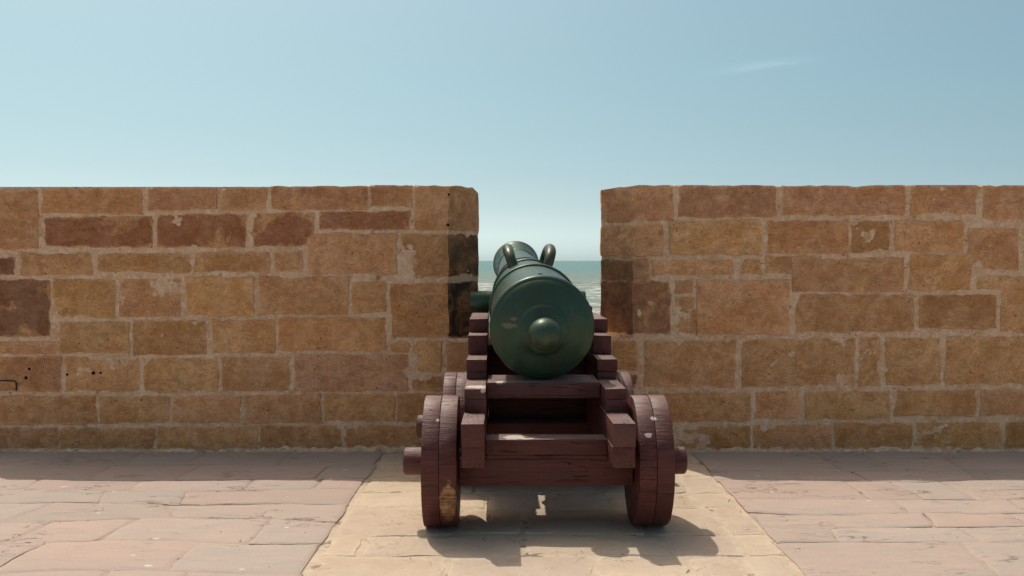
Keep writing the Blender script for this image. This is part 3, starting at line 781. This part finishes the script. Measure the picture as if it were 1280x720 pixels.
# ------------------------------------------------------------------ cannon
GX, GY, GZ = 0.155, 5.08, 0.957
can = empty('cannon', (GX, GY, GZ), (math.atan(0.095), 0, math.atan(0.0364)))
tag(can, 'long green bronze cannon pointing out to sea through the embrasure', 'cannon')
def arc(s0, r0, s1, r1, n, bulge):
    out = []
    for i in range(n + 1):
        t = i / n; out.append((s0 + (s1 - s0) * t - bulge * math.sin(math.pi * t), r0 + (r1 - r0) * t))
    return out
body = [(0.034, 0.262), (0.06, 0.258), (0.50, 0.254), (0.66, 0.252), (0.665, 0.262), (0.675, 0.266), (0.685, 0.266), (0.695, 0.262), (0.70, 0.248), (0.95, 0.240), (1.27, 0.226),
        (1.275, 0.234), (1.285, 0.238), (1.295, 0.238), (1.305, 0.234), (1.31, 0.214), (1.6, 0.205), (1.72, 0.200), (1.725, 0.206), (1.745, 0.206), (1.75, 0.196),
        (2.4, 0.172), (2.95, 0.152), (3.02, 0.150), (3.03, 0.158), (3.045, 0.160), (3.06, 0.158), (3.07, 0.148), (3.12, 0.150), (3.20, 0.160), (3.27, 0.178), (3.305, 0.188), (3.315, 0.194), (3.345, 0.196), (3.36, 0.190), (3.365, 0.172), (3.38, 0.165), (3.385, 0.080), (3.38, 0.076), (2.9, 0.076), (2.9, 0.0)]
barrel = lathe('barrel', body, M_bronze, can, 128)
lathe('base_ring', [(-0.030, 0.250), (-0.024, 0.262), (-0.018, 0.268), (-0.008, 0.272), (0.018, 0.272), (0.026, 0.268), (0.031, 0.262), (0.036, 0.262)], M_bronze, can, 128)
dome = [(-0.030, 0.251), (-0.036, 0.246), (-0.046, 0.232), (-0.062, 0.205), (-0.075, 0.172), (-0.083, 0.150), (-0.088, 0.139), (-0.091, 0.133), (-0.097, 0.128), (-0.105, 0.121), (-0.112, 0.108), (-0.118, 0.090), (-0.122, 0.075), (-0.126, 0.060)]
lathe('breech_face', dome, M_bronze, can, 128, sharp=50)
kn = [(-0.124, 0.064), (-0.130, 0.052), (-0.145, 0.048), (-0.155, 0.055)]
kc, kr = -0.222, 0.083
for i in range(6, 25):
    a = math.pi * (1 - i / 24.0); kn.append((kc + kr * -math.cos(math.pi - a) * -1 if False else kc - kr * math.cos(math.pi * (1 - (i) / 24.0)) * -1, kr * math.sin(math.pi * i / 24.0)))
kn = kn[:4] + [(kc + kr * math.cos(math.pi * i / 24.0), max(kr * math.sin(math.pi * i / 24.0), 0.0)) for i in range(6, 25)]
lathe('cascabel_knob', kn, M_bronze_k, can, 64, sharp=60)
for sx in (-1, 1):
    lathe('trunnion', [(0.0, 0.064), (0.185, 0.066), (0.372, 0.066), (0.379, 0.062), (0.379, 0.0)] if sx > 0 else [(0.0, 0.064), (-0.185, 0.066), (-0.372, 0.066), (-0.379, 0.062), (-0.379, 0.0)],
          M_bronze, can, 40, axis='X', start=(0, 1.40, -0.055))
    pts = []; rad = []
    for i in range(17):
        t = i / 16.0; a = math.pi * t
        ys = 1.30 - 0.175 * math.cos(a) * (1 + 0.0)
        hh = math.sin(a) ** 0.55 if 0 < t < 1 else 0
        pts.append((sx * (0.100 + 0.036 * hh), ys, 0.175 + 0.120 * hh)); rad.append(0.030 + 0.006 * math.sin(a))
    tube('lifting_handle', pts, rad, M_bronze_w, can, 16)
tube('vent', [(0, 0.16, 0.245), (0, 0.16, 0.262)], 0.012, M_iron, can, 12)

# ------------------------------------------------------------------ gun carriage
CX, CY = 0.163, 4.80
car = empty('gun_carriage', (CX, CY, 0), (0, 0, R(0.8)))
tag(car, 'dark red painted wooden truck carriage with four solid wheels, standing under the cannon', 'gun carriage')
chips = [((-0.335, 4.87 - CY, 0.674), (0.055, 0.05, 0.02)), ((-0.305, 4.80 - CY, 0.665), (0.018, 0.03, 0.012)), ((-0.215, 5.01 - CY, 0.685), (0.030, 0.035, 0.02)), ((-0.155, 4.73 - CY, 0.452), (0.055, 0.05, 0.012)), ((-0.10, 4.70 - CY, 0.452), (0.07, 0.02, 0.008))]
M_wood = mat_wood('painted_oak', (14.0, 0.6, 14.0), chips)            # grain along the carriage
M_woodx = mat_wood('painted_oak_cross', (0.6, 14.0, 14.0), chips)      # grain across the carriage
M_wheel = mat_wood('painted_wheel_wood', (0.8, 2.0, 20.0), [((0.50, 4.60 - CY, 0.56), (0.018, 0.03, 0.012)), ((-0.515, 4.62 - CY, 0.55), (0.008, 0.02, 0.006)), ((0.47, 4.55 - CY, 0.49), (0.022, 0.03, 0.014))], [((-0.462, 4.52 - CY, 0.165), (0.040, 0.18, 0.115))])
boards = [(4.47, 6.55, 0.352, 0.452), (4.45, 6.57, 0.4535, 0.560), (4.78, 6.58, 0.5615, 0.620), (4.785, 6.57, 0.6215, 0.676), (5.17, 6.58, 0.6775, 0.715), (5.165, 6.58, 0.7165, 0.782), (5.42, 6.58, 0.7835, 0.888), (5.63, 6.30, 0.8895, 0.968)]
random.seed(5)
for sx in (-1, 1):
    for (a, b2, z0, z1) in boards:
        x0, x1 = (0.291, 0.397)
        jx = random.uniform(-.0008, .0012); jy = random.uniform(-.003, .003)
        x0, x1 = x0 + jx, x1 + jx
        if sx < 0: x0, x1 = -x1, -x0
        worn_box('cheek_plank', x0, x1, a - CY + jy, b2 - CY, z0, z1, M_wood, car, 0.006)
    # front horn of the cheek that closes the trunnion hole, and the iron cap over it
    x0, x1 = (0.292, 0.396) if sx > 0 else (-0.396, -0.292)
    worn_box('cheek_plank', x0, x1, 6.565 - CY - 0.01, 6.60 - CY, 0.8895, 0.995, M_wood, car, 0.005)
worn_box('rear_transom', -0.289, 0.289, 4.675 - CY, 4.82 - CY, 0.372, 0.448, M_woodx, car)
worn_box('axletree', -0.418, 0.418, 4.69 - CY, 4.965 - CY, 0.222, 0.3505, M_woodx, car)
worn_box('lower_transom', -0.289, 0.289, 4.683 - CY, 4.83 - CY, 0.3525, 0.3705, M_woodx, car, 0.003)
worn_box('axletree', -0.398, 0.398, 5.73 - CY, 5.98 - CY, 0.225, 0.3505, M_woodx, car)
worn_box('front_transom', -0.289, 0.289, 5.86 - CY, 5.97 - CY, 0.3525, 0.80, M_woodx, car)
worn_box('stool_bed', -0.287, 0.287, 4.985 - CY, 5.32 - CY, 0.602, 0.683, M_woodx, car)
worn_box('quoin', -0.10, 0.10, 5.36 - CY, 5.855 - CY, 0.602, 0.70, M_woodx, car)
def clip_circle(r, zlo, zhi, n=140):
    """outline of a horizontal strip of a disc, in (y, z)"""
    pts = []
    ahi = math.asin(max(-1, min(1, zhi / r))); alo = math.asin(max(-1, min(1, zlo / r)))
    k = max(3, int(n * (ahi - alo) / (2 * math.pi)))
    for i in range(k + 1):
        a = alo + (ahi - alo) * i / k; pts.append((r * math.cos(a), r * math.sin(a)))
    left = [(-y, z) for (y, z) in reversed(pts)]
    out = pts + [p for p in left if abs(p[0] - pts[-1][0]) > 1e-5 or abs(p[1] - pts[-1][1]) > 1e-5]
    if abs(out[-1][0] - out[0][0]) < 1e-5 and abs(out[-1][1] - out[0][1]) < 1e-5: out.pop()
    return out
def wheel(sx, yc, r, xin, xout):
    w = empty('wheel', (0, 0, 0), (0, 0, 0), car)
    mid = (xin + xout) / 2
    for (xa, xb, cuts) in ((xin, mid - 0.0007, (0.055, -0.13)), (mid + 0.0007, xout, (0.12, -0.06))):
        edges_ = [r] + [c + random.uniform(-.01, .01) for c in cuts] + [-r]
        for k in range(3):
            zhi, zlo = edges_[k] - (0 if k == 0 else 0.0008), edges_[k + 1] + (0 if k == 2 else 0.0008)
            ol = clip_circle(r - random.uniform(0, .002), zlo, zhi)
            n = len(ol); sm = 0.0025
            def ring(x, inset):
                res = []
                for (y, z) in ol:
                    q = Vector((0, y, z)); f = 1 - inset / r
                    res.append((sx * x, yc - CY + y * f, r + z * f if abs(q.length - r) < .004 else r + z * 1.0))
                return res
            wv = []
            prof = ((xa, sm), (xa + sm * 0.4, sm * 0.3), (xa + sm, 0), (xb - sm, 0), (xb - sm * 0.4, sm * 0.3), (xb, sm))
            for (x, ins) in prof: wv += ring(x, ins)
            # hand-hewn unevenness
            sd = Vector((yc, sx * 3, k))
            wv = [Vector(v) + (Vector((0, v[1] - (yc - CY), v[2] - r)).normalized() * (0.0035 * noise.noise(Vector(v) * 9 + sd) + 0.0012 * noise.noise(Vector(v) * 45))) for v in wv]
            fs = []
            for i in range(len(prof) - 1):
                for q in range(n): q2 = (q + 1) % n; fs.append((i * n + q, i * n + q2, (i + 1) * n + q2, (i + 1) * n + q))
            fs.append(tuple(range(n))[::-1]); fs.append(tuple((len(prof) - 1) * n + q for q in range(n)))
            bm = bmesh.new(); me = bpy.data.meshes.new('wheel_plank'); me.from_pydata(wv, [], fs); bm.from_mesh(me)
            bmesh.ops.recalc_face_normals(bm, faces=bm.faces); bm.to_mesh(me); bm.free()
            me.polygons.foreach_set('use_smooth', [True] * len(me.polygons)); me.set_sharp_from_angle(angle=R(35))
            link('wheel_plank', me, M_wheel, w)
    return w
RW = 0.318
for sx in (-1, 1):
    wheel(sx, 4.83, RW, 0.424, 0.587); wheel(sx, 5.85, RW, 0.402, 0.548)
    for (yc, xi, xo) in ((4.83, 0.41, 0.695), (5.85, 0.395, 0.715)):
        pr = [(xi, 0.068), (xo - 0.012, 0.067), (xo - 0.004, 0.063), (xo, 0.056), (xo, 0.0)]
        pr = [(sx * a, b2) for a, b2 in pr]
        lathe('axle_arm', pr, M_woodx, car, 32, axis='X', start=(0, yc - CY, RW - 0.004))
# iron bolt heads in the cheeks and axletree
for (x, z) in ((-0.36, 0.30), (0.36, 0.30)):
    pass
